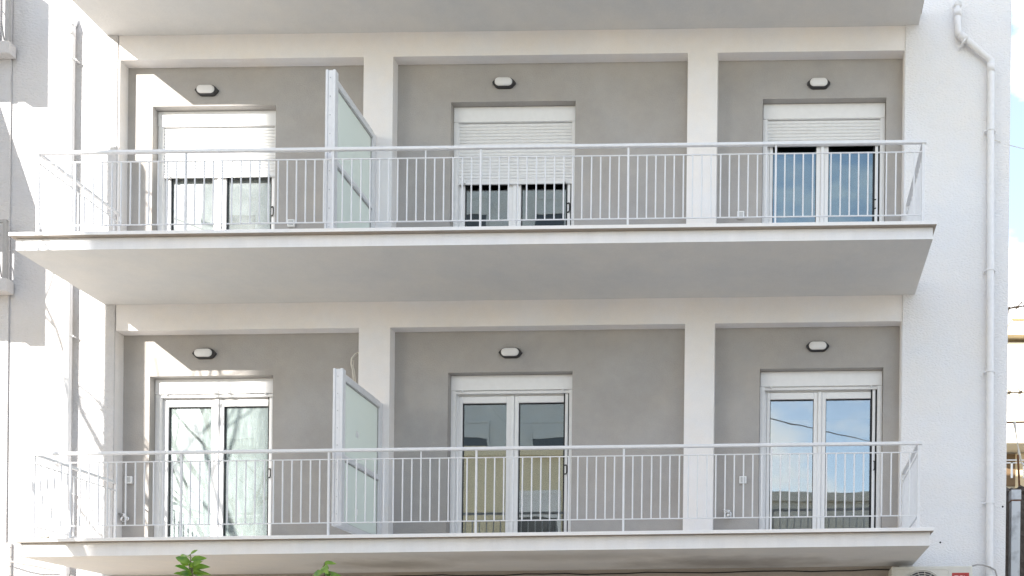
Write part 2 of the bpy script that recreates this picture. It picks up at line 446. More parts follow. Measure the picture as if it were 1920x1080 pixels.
def door(fi, di):
    x0, x1 = DX[di]; zt = FL[fi]['dtop'] + (0.008 if di == 1 and fi == 1 else 0); zb = FL[fi]['floor']
    up = M['upvc']
    zbx = zt - 0.172                       # underside of the shutter box
    shz = SHUT[fi][di]
    # fixed frame behind the guides (the part itself)
    fr = MB()
    yf0, yf1 = YD + 0.06, YD + 0.12
    xa, xb = x0 + 0.062, x1 - 0.05
    fr.box(x0 + 0.0, xa + 0.018, yf0, yf1, zb, zt); fr.box(xb, x1, yf0, yf1, zb, zt)
    fr.box(xa + 0.018, xb, yf0, yf1, zbx - 0.045, zbx + 0.04); fr.box(xa + 0.018, xb, yf0, yf1, zb, zb + 0.03)
    fo = fr.build('balcony_door', up, bld, bevel=0.004)
    tag(fo, DOORLAB[fi][di])
    # shutter box, guides
    MB().box(x0 + 0.004, x1 - 0.004, YD - 0.012, YD + 0.12, zbx, zt - 0.003).build('shutter_box', up, fo, bevel=0.004)
    for a, b in ((x0 + 0.003, x0 + 0.056), (x1 - 0.056, x1 - 0.003)):
        g = MB().box(a, b, YD - 0.004, YD + 0.058, zb, zbx - 0.001)
        g.box(a + 0.015, b - 0.015, YD - 0.007, YD - 0.004, zb, zbx - 0.002)
        g.build('guide_rail', up, fo, bevel=0.003)
    # roller shutter
    sh = MB()
    z1 = zbx - 0.004
    z0 = shz if shz else zbx - 0.022
    sx0, sx1 = x0 + 0.05, x1 - 0.05
    if shz:
        n = round((z1 - z0 - 0.03) / 0.037); pit = (z1 - z0 - 0.03) / n
        ribs = []
        for k in range(n):
            zz = z0 + 0.03 + k * pit
            for t, dy in ((0.0, 0.0085), (0.06, 0.0), (0.3, -0.0035), (0.55, -0.0045), (0.8, -0.003), (0.93, 0.0)):
                ribs.append((YD + 0.02 + dy, zz + t * pit))
        ribs.append((YD + 0.0285, z1))
        for (ya, za), (yb_, zb_) in zip(ribs, ribs[1:]):
            sh.poly([(sx0, ya, za), (sx1, ya, za), (sx1, yb_, zb_), (sx0, yb_, zb_)])
        sh.box(sx0, sx1, YD + 0.014, YD + 0.03, z0, z0 + 0.03)
    else:
        sh.box(sx0, sx1, YD + 0.008, YD + 0.03, z0 - 0.012, z1)
    so = sh.build('roller_shutter', M['shutter'], fo)
    for xx in (x0 + 0.13, x1 - 0.13):
        k = MB(); zz = z0 + 0.013
        k.tube([(xx, YD + 0.014, zz), (xx, YD - 0.012, zz)], 0.0115, 10)
        k.build('shutter_stop', up, fo, smooth=True)
    # sashes and panes
    ym0, ym1 = YD + 0.078, YD + 0.128
    mid = (x0 + x1) / 2 - 0.012
    pz1 = zbx - 0.128; pz0 = zb + 0.11
    lp = (x0 + 0.118, mid - 0.07); rp = (mid + 0.07, x1 - 0.124)
    for (px0, px1, lo, hi) in ((lp[0], lp[1], xa + 0.02, mid - 0.022), (rp[0], rp[1], mid + 0.022, x1 - 0.06)):
        s = MB()
        s.box(lo, px0, ym0 - 0.03, ym1, zb + 0.032, zbx - 0.05); s.box(px1, hi, ym0 - 0.03, ym1, zb + 0.032, zbx - 0.05)
        s.box(px0, px1, ym0 - 0.03, ym1, pz1, zbx - 0.05); s.box(px0, px1, ym0 - 0.03, ym1, zb + 0.032, pz0)
        s.build('sash', up, fo, bevel=0.006)
        gk = MB()
        for (a, b, c, d) in ((px0, px0 + 0.006, pz0, pz1), (px1 - 0.006, px1, pz0, pz1), (px0 + .006, px1 - .006, pz1 - 0.006, pz1), (px0 + .006, px1 - .006, pz0, pz0 + 0.006)):
            gk.box(a, b, ym0 - 0.008, ym0 + 0.006, c, d)
        gk.build('glazing_seal', M['gasket'], fo)
        p = MB()
        p.box(px0 - 0.004, px1 + 0.004, ym0 + 0.006, ym0 + 0.012, pz0 - 0.004, pz1 + 0.004)
        p.build('glass_pane', M[GL[fi][di]], fo)
    MB().box(mid - 0.021, mid + 0.021, ym0 - 0.045, ym1 - 0.002, zb + 0.03, zbx - 0.05).build('astragal', up, fo, bevel=0.006)
    # insect screen: dark slots either side of a white pull bar with a black loop handle
    sc = MB().box(x1 - 0.127, x1 - 0.054, YD + 0.042, YD + 0.047, zb + 0.02, zbx - 0.03)
    sc.build('screen_slot', M['gasket'], fo)
    MB().box(x1 - 0.109, x1 - 0.076, YD + 0.031, YD + 0.041, zb + 0.01, zbx - 0.03).build('screen_bar', up, fo, bevel=0.003)
    hz = zb + 1.02; hx = x1 - 0.099
    h = MB()
    h.tube([(hx - .012, YD + .033, hz - .05), (hx + .014, YD + .016, hz - .05), (hx + .02, YD + .013, hz - .035), (hx + .02, YD + .013, hz + .035),
            (hx + .014, YD + .016, hz + .05), (hx - .012, YD + .033, hz + .05)], 0.0065, 8)
    h.build('handle', M['black'], fo, smooth=True)
    # the dim room behind
    r = MB()
    X0, X1, Y0, Y1, Z0, Z1 = x0 - 0.5, x1 + 0.5, YD + 0.14, 4.2, zb, zb + 2.75
    if di == 0: X0 = max(X0, XL - .6)
    r.poly([(X0, Y1, Z0), (X1, Y1, Z0), (X1, Y1, Z1), (X0, Y1, Z1)])
    r.poly([(X0, Y0, Z0), (X0, Y1, Z0), (X0, Y1, Z1), (X0, Y0, Z1)]); r.poly([(X1, Y0, Z0), (X1, Y1, Z0), (X1, Y1, Z1), (X1, Y0, Z1)])
    r.poly([(X0, Y0, Z1), (X1, Y0, Z1), (X1, Y1, Z1), (X0, Y1, Z1)])
    r.poly([(X0, Y0 - .1, Z0 + .002), (X1, Y0 - .1, Z0 + .002), (X1, Y1, Z0 + .002), (X0, Y1, Z0 + .002)], 1)
    r.build('room', [M['room'], M['room_floor']], bld)

for fi, f in enumerate(FL):
    zt, zb, fl = f['top'], f['beam'], f['soff'] + 0.12
    cells = [f['rec'], RX[0], RX[1]]
    MB().box(XL, XRW - 0.001, 0.0, 0.28, zb, zt).build('beam', M['smooth_render'], bld)
    for (a, b) in ((cells[0][1], cells[1][0]), (cells[1][1], cells[2][0])):
        MB().box(a, b, 0.0, 0.28, fl, zb).build('pillar', M['smooth_render'], bld)
    # white returns at both ends of the recess
    MB().box(XL - 0.004, cells[0][0], 0.0, 0.28, fl, zb).build('pillar', M['smooth_render'], bld)
    if cells[2][1] < XRW: MB().box(cells[2][1], XRW - .001, 0.0, 0.28, fl, zb).build('pillar', M['smooth_render'], bld)
    for di in range(3):
        dz = f['dtop'] + (0.008 if di == 1 and fi == 1 else 0)
        holed(cells[di][0], cells[di][1], fl, zb, DX[di][0], DX[di][1], dz, YR, YD + 0.0 - YR).build('recessed_wall', M['grey_render'], bld)
        door(fi, di)

# ------------------------------------------------------------------ balcony railings
POSTX = [-4.438 + k * (8.796 / 6) for k in range(7)]
def railing(fi, ztop, zmid, zlow, zfoot, label):
    dx = 0.0 if fi else -0.012
    o = empty('balcony_railing', (POSTX[0] + dx, -1.2, zfoot), label, 'railing', 'white bar railings along the balconies')
    xl, xr = POSTX[0] + dx, POSTX[-1] + dx
    m = MB()
    m.box(xl - 0.03, xr + 0.03, -1.222, -1.186, ztop - 0.031, ztop)
    m.build('handrail', M['rail_paint'], o, bevel=0.006)
    for x in (xl, xr):
        MB().box(x - 0.018, x + 0.018, -1.185, -0.012, ztop - 0.030, ztop - 0.001).build('handrail', M['rail_paint'], o, bevel=0.006)
    for z in (zmid, zlow):
        MB().box(xl + .0125, xr - .0125, -1.2065, -1.1935, z - 0.005, z + 0.005).build('rail', M['rail_paint'], o, bevel=0.002)
        for x in (xl, xr):
            MB().box(x - 0.0065, x + 0.0065, -1.187, -0.012, z - 0.005, z + 0.005).build('rail', M['rail_paint'], o)
    for k, x in enumerate(POSTX):
        w = 0.0135 if k in (0, 6) else 0.0095
        p = MB().box(x + dx - w, x + dx + w, -1.21, -1.19, zfoot, ztop - 0.030)
        if k in (0, 6): p.box(x + dx - .03, x + dx + .03, -1.24, -1.17, zfoot, zfoot + 0.006)
        p.build('post', M['rail_paint'], o, bevel=0.002)
    def bar(x, y, z0, z1, w=0.0072):
        return MB().tube([(x, y, z0), (x, y, z1)], w, 8, cap=False)
    first = None
    n = 0
    for k in range(6):
        a, b = POSTX[k] + dx, POSTX[k + 1] + dx
        for j in range(1, 16):
            x = a + (b - a) * j / 16 + random.uniform(-.0015, .0015)
            if k == 2 and j == 10:          # one bar per railing runs up to the handrail
                bar(x, -1.2, zlow, ztop - 0.030).build('baluster', M['rail_paint'], o, smooth=True); continue
            if k == 0 and j == 4:           # and a stouter one goes down to the floor
                bar(x, -1.2, zfoot, zmid, 0.011).build('baluster', M['rail_paint'], o, smooth=True); continue
            if first is None:
                x_first = x
                first = bar(x, -1.2, zlow, zmid).build('baluster', M['rail_paint'], o, origin=(x, -1.2, zlow), smooth=True)
            else:
                c = first.copy(); COL.objects.link(c); c.parent = o
                c.location = first.location + Slin((x - x_first, 0, 0))
                c.rotation_euler = (0, random.uniform(-.0025, .0025), 0)
    rest = MB(); cnt = 0
    for x in (xl, xr):
        for j in range(1, 13):
            y = -1.2 + 1.18 * j / 13
            rest.tube([(x, y, zlow), (x, y, zmid)], 0.0072, 6, cap=False)
        rest.box(x - .011, x + .011, -.03, -.012, zfoot, ztop - .036)
    tag(rest.build('side_balusters', M['rail_paint'], o), kind='stuff')
    return o
railing(1, 7.287, 7.176, 6.549, 6.429, 'white bar railing of the upper balcony, in front of the three shuttered doors')
railing(0, 4.296, 4.192, 3.563, 3.421, 'white bar railing of the lower balcony, in front of the three unshuttered doors')

# ------------------------------------------------------------------ frosted dividers
def divider(x, zt, zb, zm, y0, y1, label, low, stickers):
    o = empty('balcony_divider', (x, y0, zb), label, 'glass divider', 'frosted glass dividers on the balconies')
    m = MB(); a, b = x - 0.05, x + 0.05
    # front stile is two profiles side by side with a groove
    m.box(a, a + 0.026, y0, y0 + 0.07, zb, zt); m.box(a + 0.026, b - 0.028, y0 + 0.006, y0 + 0.07, zb, zt - 0.004); m.box(b - 0.028, b, y0, y0 + 0.07, zb, zt)
    m.box(a + 0.01, x - 0.006, y1 - 0.085, y1, zb, zt)
    m.box(a + 0.006, x + 0.002, y0 + 0.07, y1 - 0.085, zt - 0.07, zt - 0.0015)
    m.box(a + 0.006, x + 0.002, y0 + 0.07, y1 - 0.085, zm - 0.055, zm)
    m.box(a + 0.006, x + 0.002, y0 + 0.07, y1 - 0.085, zb + 0.001, zb + 0.07)
    m.build('frame', M['rail_paint'], o, bevel=0.005)
    sc = MB()
    for k in range(9):
        z = zb + 0.12 + k * (zt - zb - .2) / 8
        sc.tube([(x - .002, y0 + .006, z), (x - .002, y0 + .003, z)], 0.006, 8)
    sc.build('screw', M['galv'], o)
    for (c, d) in ((zb + 0.07, zm - 0.055), (zm, zt - 0.07)):
        MB().box(x - 0.034, x - 0.026, y0 + 0.068, y1 - 0.083, c - 0.003, d + 0.003).build('glass_panel', M['frosted'], o)
        s = MB()
        for (ya, yb, za, zb_) in ((y0 + .07, y0 + .08, c, d), (y1 - .095, y1 - .085, c, d), (y0 + .08, y1 - .095, d - .01, d), (y0 + .08, y1 - .095, c, c + .01)):
            s.box(x - 0.0255, x - 0.019, ya, yb, za, zb_)
        s.build('seal', M['cable_grey'], o)
    for (y, z) in stickers:
        MB().box(x - 0.0255, x - 0.024, y - .03, y + .03, z - .032, z + .032).build('sticker', M['sticker'], o)
divider(-1.585, 8.13, 6.432, 7.315, -1.115, -0.004, 'taller looking frosted glass divider standing on the upper balcony against the pillar', 0, [])
divider(-1.478, 5.132, 3.55, 4.31, -1.115, -0.004, 'frosted glass divider with two small stickers standing on the lower balcony against the pillar', 0, [(-.6, 4.613), (-.6, 3.80)])

# loose cable stub behind the lower divider
p = [at(673, 661, .12), at(666, 664, .06), at(659.5, 672, .05), at(658.5, 682, .05), at(661, 692, .06), at(662.5, 704, .07), at(663, 716, .08)]
m = MB(); m.tube([Vector(q) for q in p], 0.009, 8); m.tube([Vector(q) + Vector((0.02, 0.004, -.02)) for q in p[2:]], 0.006, 6)
tag(m.build('cable', M['cable_white'], smooth=True, origin=p[0]), 'loose white cable stub coming out of the wall above the lower divider', 'cable')

# ------------------------------------------------------------------ bulkhead lamps
def stadium(w, h, n=9):
    r = h / 2; P = []
    for k in range(n): t = -math.pi / 2 + math.pi * k / (n - 1); P.append((w / 2 - r + r * math.cos(t), r * math.sin(t)))
    for k in range(n): t = math.pi / 2 + math.pi * k / (n - 1); P.append((-(w / 2 - r) + r * math.cos(t), r * math.sin(t)))
    return P
LAMPS = [(at(389.5, 171.5, YR), 'oval bulkhead lamp over the sunlit half shuttered door'), (at(946, 157.5, YR), 'oval bulkhead lamp over the shaded half shuttered door'),
         (at(1535, 158.5, YR), 'oval bulkhead lamp over the shuttered door nearest the drainpipe elbow'), (at(385, 664, YR), 'oval bulkhead lamp over the sunlit door with misted panes'),
         (at(958, 662.5, YR), 'oval bulkhead lamp over the door reflecting a yellow house'), (at(1533, 650.5, YR), 'oval bulkhead lamp over the door reflecting blue sky')]
def make_lamp(p, label):
    o = empty('wall_lamp', p, label, 'wall lamp', 'oval bulkhead lamps above the balcony doors')
    x, y, z = p
    def ring(w, h, yy, pts=None): return [(x + a, yy, z + b) for a, b in stadium(w, h)]
    m = MB(); n = len(stadium(1, 1))
    lv = [ring(.232, .115, y), ring(.232, .115, y - .022), ring(.212, .1, y - .041), ring(.196, .086, y - .042)]
    P = [q for r in lv for q in r]; F = []
    for i in range(3):
        for k in range(n): j = (k + 1) % n; F.append((i * n + k, i * n + j, (i + 1) * n + j, (i + 1) * n + k))
    F.append(tuple(3 * n + k for k in range(n)))
    m.mesh(P, F)
    for sx in (-1, 1):                       # screw ears at both ends
        m.prism([(x + sx * .108, z - .03), (x + sx * .13, z - .004), (x + sx * .13, z + .006), (x + sx * .108, z + .03)][::sx], y - .03, y)
    m.build('housing', M['lamp_body'], o)
    lv = [ring(.2, .09, y - .041), ring(.196, .087, y - .051), ring(.166, .062, y - .057)]
    P = [q for r in lv for q in r]; F = []
    for i in range(2):
        for k in range(n): j = (k + 1) % n; F.append((i * n + k, i * n + j, (i + 1) * n + j, (i + 1) * n + k))
    F.append(tuple(2 * n + k for k in range(n)))
    MB().mesh(P, F).build('diffuser', M['opal'], o, smooth=True)
    return o
lamp = make_lamp(*LAMPS[0])
for p, lab in LAMPS[1:]:
    c = copy_tree(lamp); c.location = S(p); c['label'] = lab

# ------------------------------------------------------------------ sockets and taps
def make_socket(p, label):
    o = empty('wall_socket', p, label, 'socket', 'outdoor wall sockets on the balconies')
    x, y, z = p
    MB().box(x - .041, x + .041, y - .03, y, z - .041, z + .041).build('plate', M['socket'], o, bevel=0.006)
    MB().box(x - .026, x + .026, y - .036, y - .0302, z - .028, z + .028).build('flap', M['socket_flap'], o, bevel=0.003)
    return o
s0 = make_socket(at(547.5, 420, YR), 'white outdoor socket low on the wall between the sunlit shuttered door and the upper divider')
for p, lab in ((at(1389, 404.5, YR), 'white outdoor socket low on the upper wall beside the door with least shutter down'),
               (at(243.5, 900.5, YR), 'white outdoor socket above the garden tap at the left end of the lower balcony'),
               (at(1393, 900.5, YR), 'white outdoor socket above the garden tap between pillar and sky reflecting door')):
    c = copy_tree(s0); c.location = S(p); c['label'] = lab

def make_tap(p, label):
    o = empty('garden_tap', p, label, 'tap', 'chrome taps low on the balcony walls')
    x, y, z = p
    b = MB(); b.tube([(x, y, z), (x, y - .05, z), (x, y - .085, z - .006), (x, y - .1, z - .045)], [.017, .015, .014, .012], 10)
    b.tube([(x, y - .002, z), (x, y - .008, z)], .03, 12)
    b.tube([(x, y - .055, z), (x, y - .055, z + .035)], [.013, .01], 10)
    b.build('body', M['chrome'], o, smooth=True)
    h = MB(); h.tube([(x - .065, y - .055, z + .045), (x - .02, y - .055, z + .038), (x + .02, y - .055, z + .036)], [.008, .01, .012], 8)
    h.build('lever', M['chrome'], o, smooth=True)
    q = MB(); q.tube([(x + .035 * math.cos(t), y - .05, z - .01 + .035 * math.sin(t)) for t in [k * math.pi / 6 for k in range(13)]], .008, 8)
    q.build('hose_ring', M['chrome'], o, smooth=True)
    return o
t0 = make_tap(at(238, 972, YR), 'chrome garden tap low in the left corner of the lower balcony')
c = copy_tree(t0); c.location = S(at(1366, 965, YR)); c['label'] = 'chrome garden tap beside the pillar near the sky reflecting door'

# ------------------------------------------------------------------ drainpipes
def pipe(name, pts, r, clamps, label):
    o = empty(name, (pts[-1][0], -.07, 0), label, 'drainpipe', 'white drainpipes on the facade')
    m = MB(); m.tube(pts, r, 16); m.build('pipe', M['pipe_paint'], o, smooth=True)
    for a, b in zip(pts[1:-1], pts[2:]):     # socket collars after each bend
        d = (Vector(b) - Vector(a)); d.normalize()
        MB().tube([Vector(a) + d * .03, Vector(a) + d * .13], r + .0025, 16).build('collar', M['pipe_paint'], o, smooth=True)
    for (x, z, d) in clamps:
        d = Vector(d).normalized(); c = Vector((x, -.07, z)); k = MB()
        k.tube([c - d * .008, c + d * .008], r + .007, 16)
        s = d.cross(Vector((0, 1, 0)))
        for sg in (-1, 1):
            e = c + s * sg * (r + .016)
            k.tube([e + Vector((0, -.005, 0)), e + Vector((0, .06, 0))], .009, 8)
        k.build('clamp', M['pipe_paint'], o)
    return o
rp = .040
U_ = lambda u, v: at(u, v, -.07)
a1, a2, a3, a4 = U_(1795, 10), U_(1796.5, 62), U_(1858, 114), U_(1854.5, 1300)
up = [(a1[0], .1, a1[2] + .09), (a1[0], .0, a1[2] + .04), a1, (a2[0], -.07, a2[2]), ((a3[0]), -.07, a3[2]), (a4[0], -.07, 2.0), (a4[0], -.07, 0.05)]
dd = Vector((a3[0] - a2[0], 0, a3[2] - a2[2]))
pipe('drainpipe', up, rp, [(U_(1807, 82)[0], U_(1806, 80)[2], dd), (U_(1857, 245)[0], U_(1857, 245)[2], (0, 0, 1)), (U_(1856.5, 507)[0], U_(1856, 507)[2], (0, 0, 1)),
     (U_(1855.5, 697)[0], U_(1855, 697)[2], (0, 0, 1)), (U_(1855, 943)[0], U_(1855, 943)[2], (0, 0, 1))], 'white drainpipe with a slanting offset on the textured wall at right')
b1, b2 = U_(134, 36), U_(130, 1000)
xl = (b1[0] + b2[0]) / 2 - .02
pipe('drainpipe', [(xl, .1, b1[2] + .05), (xl, -.03, b1[2] + .02), (xl, -.07, b1[2] - .06), (xl, -.07, 4), (xl, -.07, 0.05)], rp,
     [(xl, U_(135, 112)[2], (0, 0, 1)), (xl, U_(129, 630)[2], (0, 0, 1)), (xl, U_(127, 925)[2], (0, 0, 1))], 'straight white drainpipe on the sunlit wall at left')

# thin wire leaving the right pipe
w0, w1 = at(1864, 262, -.07), at(1960, 282, .4)
m = MB(); m.tube([Vector(w0).lerp(Vector(w1), t) + Vector((0, 0, -.03 * math.sin(math.pi * t))) for t in [k / 8 for k in range(9)]], .004, 6)
tag(m.build('wire', M['cable_white'], origin=w0), 'thin white wire running from the upper part of the right drainpipe', 'wire')
# small wall plug hole marks
for (u, v) in ((1763, 1017), (1880, 950)):
    x, y, z = at(u, v, -.014)
    MB().tube([(x, -.0165, z), (x, -.01, z)], .011, 8).build('drill_hole', M['black'], bld)

# ------------------------------------------------------------------ air conditioner
ax0, ax1 = at(1671.5, 1062, -.35)[0], at(1824, 1062, -.35)[0]
az1 = at(1740, 1061.5, -.35)[2]; az0 = az1 - .56
ac = empty('air_conditioner', ((ax0 + ax1) / 2, -.18, az0), 'cream outdoor air conditioner unit with a red badge on the right wall', 'air conditioner')
MB().box(ax0, ax1, -.35, -.06, az0, az1).build('casing', M['ac_case'], ac, bevel=0.012)
fx = at(1729, 1071, -.35)[0]; fz = az1 - .055 - .22
m = MB()
for k in range(9):
    r = .03 + k * .0235
    m.tube([(fx + r * math.cos(t), -.362, fz + r * math.sin(t)) for t in [q * 2 * math.pi / 40 for q in range(41)]], .0035, 6, cap=False)
for q in range(18):
    t = q * 2 * math.pi / 18
    m.tube([(fx + .03 * math.cos(t), -.36, fz + .03 * math.sin(t)), (fx + .12 * math.cos(t + .25), -.362, fz + .12 * math.sin(t + .25)), (fx + .22 * math.cos(t + .4), -.36, fz + .22 * math.sin(t + .4))], .0035, 5)
m.build('fan_grille', M['ac_case'], ac)
MB().tube([(fx, -.3505, fz), (fx, -.353, fz)], .222, 40).build('fan_opening', M['ac_dark'], ac)
m = MB()
m.tube([(fx + .236 * math.cos(t), -.352, fz + .236 * math.sin(t)) for t in [q * 2 * math.pi / 48 for q in range(49)]], .008, 8, cap=False)
m.build('fan_rim', M['ac_case'], ac, smooth=True)
px0, px1 = ax0 + .03, at(1779, 1070, -.35)[0]
m = MB(); pz = az1 - .035
m.tube([(px0, -.351, az0 + .05), (px0, -.351, pz - .02), (px0 + .02, -.351, pz), (px1 - .02, -.351, pz), (px1, -.351, pz - .02), (px1, -.351, az0 + .05)], .004, 6)
m.build('panel_edge', M['ac_case'], ac, smooth=True)
bx0, bx1 = at(1785, 1074, -.35)[0], at(1817, 1074, -.35)[0]; bz1 = at(1800, 1074, -.35)[2]
MB().box(bx0, bx1, -.3535, -.3501, bz1 - .085, bz1).build('badge', M['ac_red'], ac, bevel=0.001)
cu = bpy.data.curves.new('lettering', 'FONT'); cu.body = 'TCL'; cu.size = .075; cu.extrude = .0006; cu.align_x = 'CENTER'
to = bpy.data.objects.new('lettering_source', cu); COL.objects.link(to)
me = bpy.data.meshes.new_from_object(to.evaluated_get(bpy.context.evaluated_depsgraph_get()))
bpy.data.objects.remove(to)
me.transform(Matrix.Translation((0, 0, 0)) @ Matrix.Rotation(R(90), 4, 'X'))
me.materials.clear(); me.materials.append(M['white_ink'])
lt = bpy.data.objects.new('lettering', me); COL.objects.link(lt); lt.parent = ac
lt.location = S(((bx0 + bx1) / 2, -.3545, bz1 - .082)) - ac.location
m = MB()
for xx in (ax0 + .12, ax1 - .12): m.box(xx - .02, xx + .02, -.36, -.015, az0 - .04, az0 - .001)
m.build('bracket', M['galv'], ac)
p = [at(1824, 1061, -.3), at(1832, 1058.5, -.25), at(1842, 1059, -.2), at(1856, 1063, -.13), at(1866, 1069, -.12), at(1869, 1080, -.1), at(1866, 1110, -.1)]
tag(MB().tube(p, .009, 8).build('cable', M['cable_grey'], smooth=True, origin=p[0]), 'grey flexible conduit arching from the air conditioner to the wall', 'cable')
# cable clipped along the top of the lower wall
xs = [-3.8 + k * .23 for k in range(36)]
m = MB().tube([(x, .016, 3.205 + .006 * math.sin(x * 5) + .004 * math.sin(x * 13)) for x in xs], .007, 6)
tag(m.build('cable', M['cable_black'], origin=(xs[0], .016, 3.2)), 'dark cable clipped along the beige wall under the lower balcony', 'cable')

# crumpled litter at the left end of the lower balcony
m = MB(); o = at(84, 1004, -1.05)
n1, n2 = 12, 8; P = []
for i in range(n1):
    for j in range(n2):
        x = (i / (n1 - 1) - .5) * .2; y = (j / (n2 - 1) - .5) * .14
        h = max(0, .06 * (1 - abs(x) / .11) * (1 - abs(y) / .08)) + .03 * mnoise.noise((i * .7, j * .9, 3.1))
        P.append((o[0] + x, -1.07 + y, 3.424 + max(.002, h * 1.4)))
m.mesh(P, [(i * n2 + j, (i + 1) * n2 + j, (i + 1) * n2 + j + 1, i * n2 + j + 1) for i in range(n1 - 1) for j in range(n2 - 1)])
tag(m.build('crumpled_sack', M['sack'], origin=(o[0], -1.07, 3.421)), 'crumpled dirty sack lying at the left end of the lower balcony', 'sack')

# ------------------------------------------------------------------ the neighbour at the left edge
nb = empty('neighbour_building', (-5.7, 0, 0), 'white neighbouring building with small balconies at the left edge of the photo', 'building')
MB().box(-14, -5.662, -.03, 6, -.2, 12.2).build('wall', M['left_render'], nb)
for (zs, zt) in ((9.015, 9.15), (6.385, 6.53)):
    s = MB().box(-8.5, -5.60, -.14, -.031, zs, zt).build('balcony_slab', M['left_render'], nb, bevel=.006)
    m = MB()
    m.box(-8.5, -5.61, -.13, -.105, zt + .62, zt + .65)
    x = -5.62
    m.box(x - .03, x + .01, -.135, -.1, zt, zt + .65)
    for k in range(24): m.box(x - .1 - k * .11, x - .088 - k * .11, -.125, -.11, zt, zt + .62)
    for k in range(12):
        xx = x - .05 - k * .22
        m.tube([(xx - .2 + .2 * t, -.118, zt + .02 + .5 * math.sqrt(1 - t)) for t in [q / 8 for q in range(9)]], .007, 6)
    m.build('railing', M['cable_grey'], nb)
T = 1.2
off = (-0.62 * T, 0.486 * T)
# unseen plates added and shaped to cast the shadow outlines on the left wall
def balc(poly):
    P = [(x + off[0], z + off[1]) for x, z in poly]
    MB().prism(P, -T - .08, -T).build('balcony_screen', M['smooth_render'], nb)
balc([(-5.64, 8.59), (-5.565, 8.589), (-5.475, 8.53), (-5.305, 8.526), (-5.305, 9.68), (-5.36, 9.72), (-5.64, 9.72)])
balc([(-7.5, 8.57), (-5.642, 8.57), (-5.642, 9.19), (-7.5, 9.19)])
balc([(-5.62, 5.905), (-5.536, 5.905), (-5.475, 5.862), (-5.306, 5.86), (-5.309, 7.011), (-5.433, 7.43), (-5.618, 7.969)])
balc([(-7.5, 5.908), (-5.622, 5.905), (-5.622, 6.57), (-7.5, 6.57)])
balc([(-7.5, 6.9), (-5.622, 6.9), (-5.622, 7.965), (-5.803, 8.508), (-7.5, 13)])
for zz in (5.98, 8.65):  # unseen slabs added along with the shadow-casting plates
    MB().box(-9, -5.64 + off[0], -T - .0, -.031, zz + off[1] - .1, zz + off[1]).build('balcony_slab', M['slab_paint'], nb)  # added unseen slab, goes with the shadow plates

# white brick garden wall below
bx = at(18, 1010, -.05)[0]
bw = MB().box(-9, bx, -.05, -.0135, -.1, 3.62)
tag(bw.build('brick_wall', M['white_brick'], bevel=.006, origin=(bx, -.03, 0)), 'white painted brick garden wall at the bottom left corner', 'wall')
# cable sagging over to the left, with tied rags
p = [at(-30, 1038, -.25), at(0, 1047, -.25), at(30, 1055, -.22), at(70, 1062, -.15), at(95, 1068, -.1), at(120, 1074, -.06), at(150, 1086, -.05)]
m = MB().tube(p, .011, 8)
tag(m.build('cable', M['cable_grey'], smooth=True, origin=p[0]), 'grey sagging cable below the left end of the lower balcony', 'cable')

# ------------------------------------------------------------------ trees
def leaf(m, base, d, up, L, wd, curl=.25):
    d = Vector(d).normalized(); side = d.cross(Vector(up))
    if side.length < 1e-4: side = Vector((1, 0, 0))
    side.normalize(); nrm = side.cross(d).normalized()
    P = []; prof = [(0, .04), (.18, .62), (.42, 1.0), (.68, .85), (.88, .42), (1, .02)]
    for t, w in prof:
        c = Vector(base) + d * L * t - nrm * (curl * L * t * t)
        P += [c - side * wd * .5 * w + nrm * .12 * wd * w, c, c + side * wd * .5 * w + nrm * .12 * wd * w]
    F = []
    for i in range(len(prof) - 1):
        a = i * 3; F += [(a, a + 1, a + 4, a + 3), (a + 1, a + 2, a + 5, a + 4)]
    m.mesh(P, F)

def young_tree(base, tip, label, seed, lean, shoots):
    rnd = random.Random(seed)
    o = empty('young_tree', base, label, 'tree', 'young citrus trees below the balconies', settle=False)
    base = Vector(base); tip = Vector(tip)
    tr = MB(); cr = MB()
    fork = base + Vector((0, 0, tip.z * .55))
    tr.tube([base, base.lerp(fork, .5) + Vector((.02, .01, 0)), fork], [.035, .03, .024], 8)
    for k, (dx, dy, dz) in enumerate(shoots):
        e = tip + Vector((dx, dy, dz)); mid = fork.lerp(e, .55) + Vector((dx * .35, dy * .3, .05))
        pts = [fork, mid, e.lerp(mid, .4), e]
        tr.tube(pts, [.016, .010, .006, .003], 6)
        n = 20 if k == 0 else 13
        for j in range(n):
            t = 1 - (j / n) ** 1.1 * .62
            q = mid.lerp(e, max(0, (t - .3) / .7)) if t > .3 else fork.lerp(mid, t / .3)
            ang = j * 2.4 + k * 1.3 + rnd.uniform(-.3, .3)
            el = .55 - .85 * (j / n) + rnd.uniform(-.2, .2) if lean == 0 else .2 - .8 * (j / n) + rnd.uniform(-.25, .25)
            d = Vector((math.cos(ang) * math.cos(el), math.sin(ang) * math.cos(el), math.sin(el)))
            L = rnd.uniform(.105, .16) * (.62 if j < 2 else 1) * (1 if lean == 0 else 1.15)
            leaf(cr, q, d, (rnd.uniform(-.3, .3), -.9, rnd.uniform(.2, .7)), L, L * rnd.uniform(.42, .55), rnd.uniform(.15, .55) if lean == 0 else rnd.uniform(.5, .9))
    tr.build('trunk', M['bark'], o, settle=False, smooth=True)
    cr.build('crown', M['leaf'], o, settle=False, smooth=True)
    return o
tp = at(357, 1039, -2.0); tp = S(tp)
young_tree((tp[0] + .05, -2.0, 0), tp, 'young citrus tree with an upright leafy tip below the misted door', 3, 0,
           [(0, 0, 0), (-.03, .03, -.07), (.03, -.02, -.1), (.25, .1, -.45), (-.28, -.05, -.42), (.02, -.2, -.5)])
tp = S(at(608, 1055, -2.0))
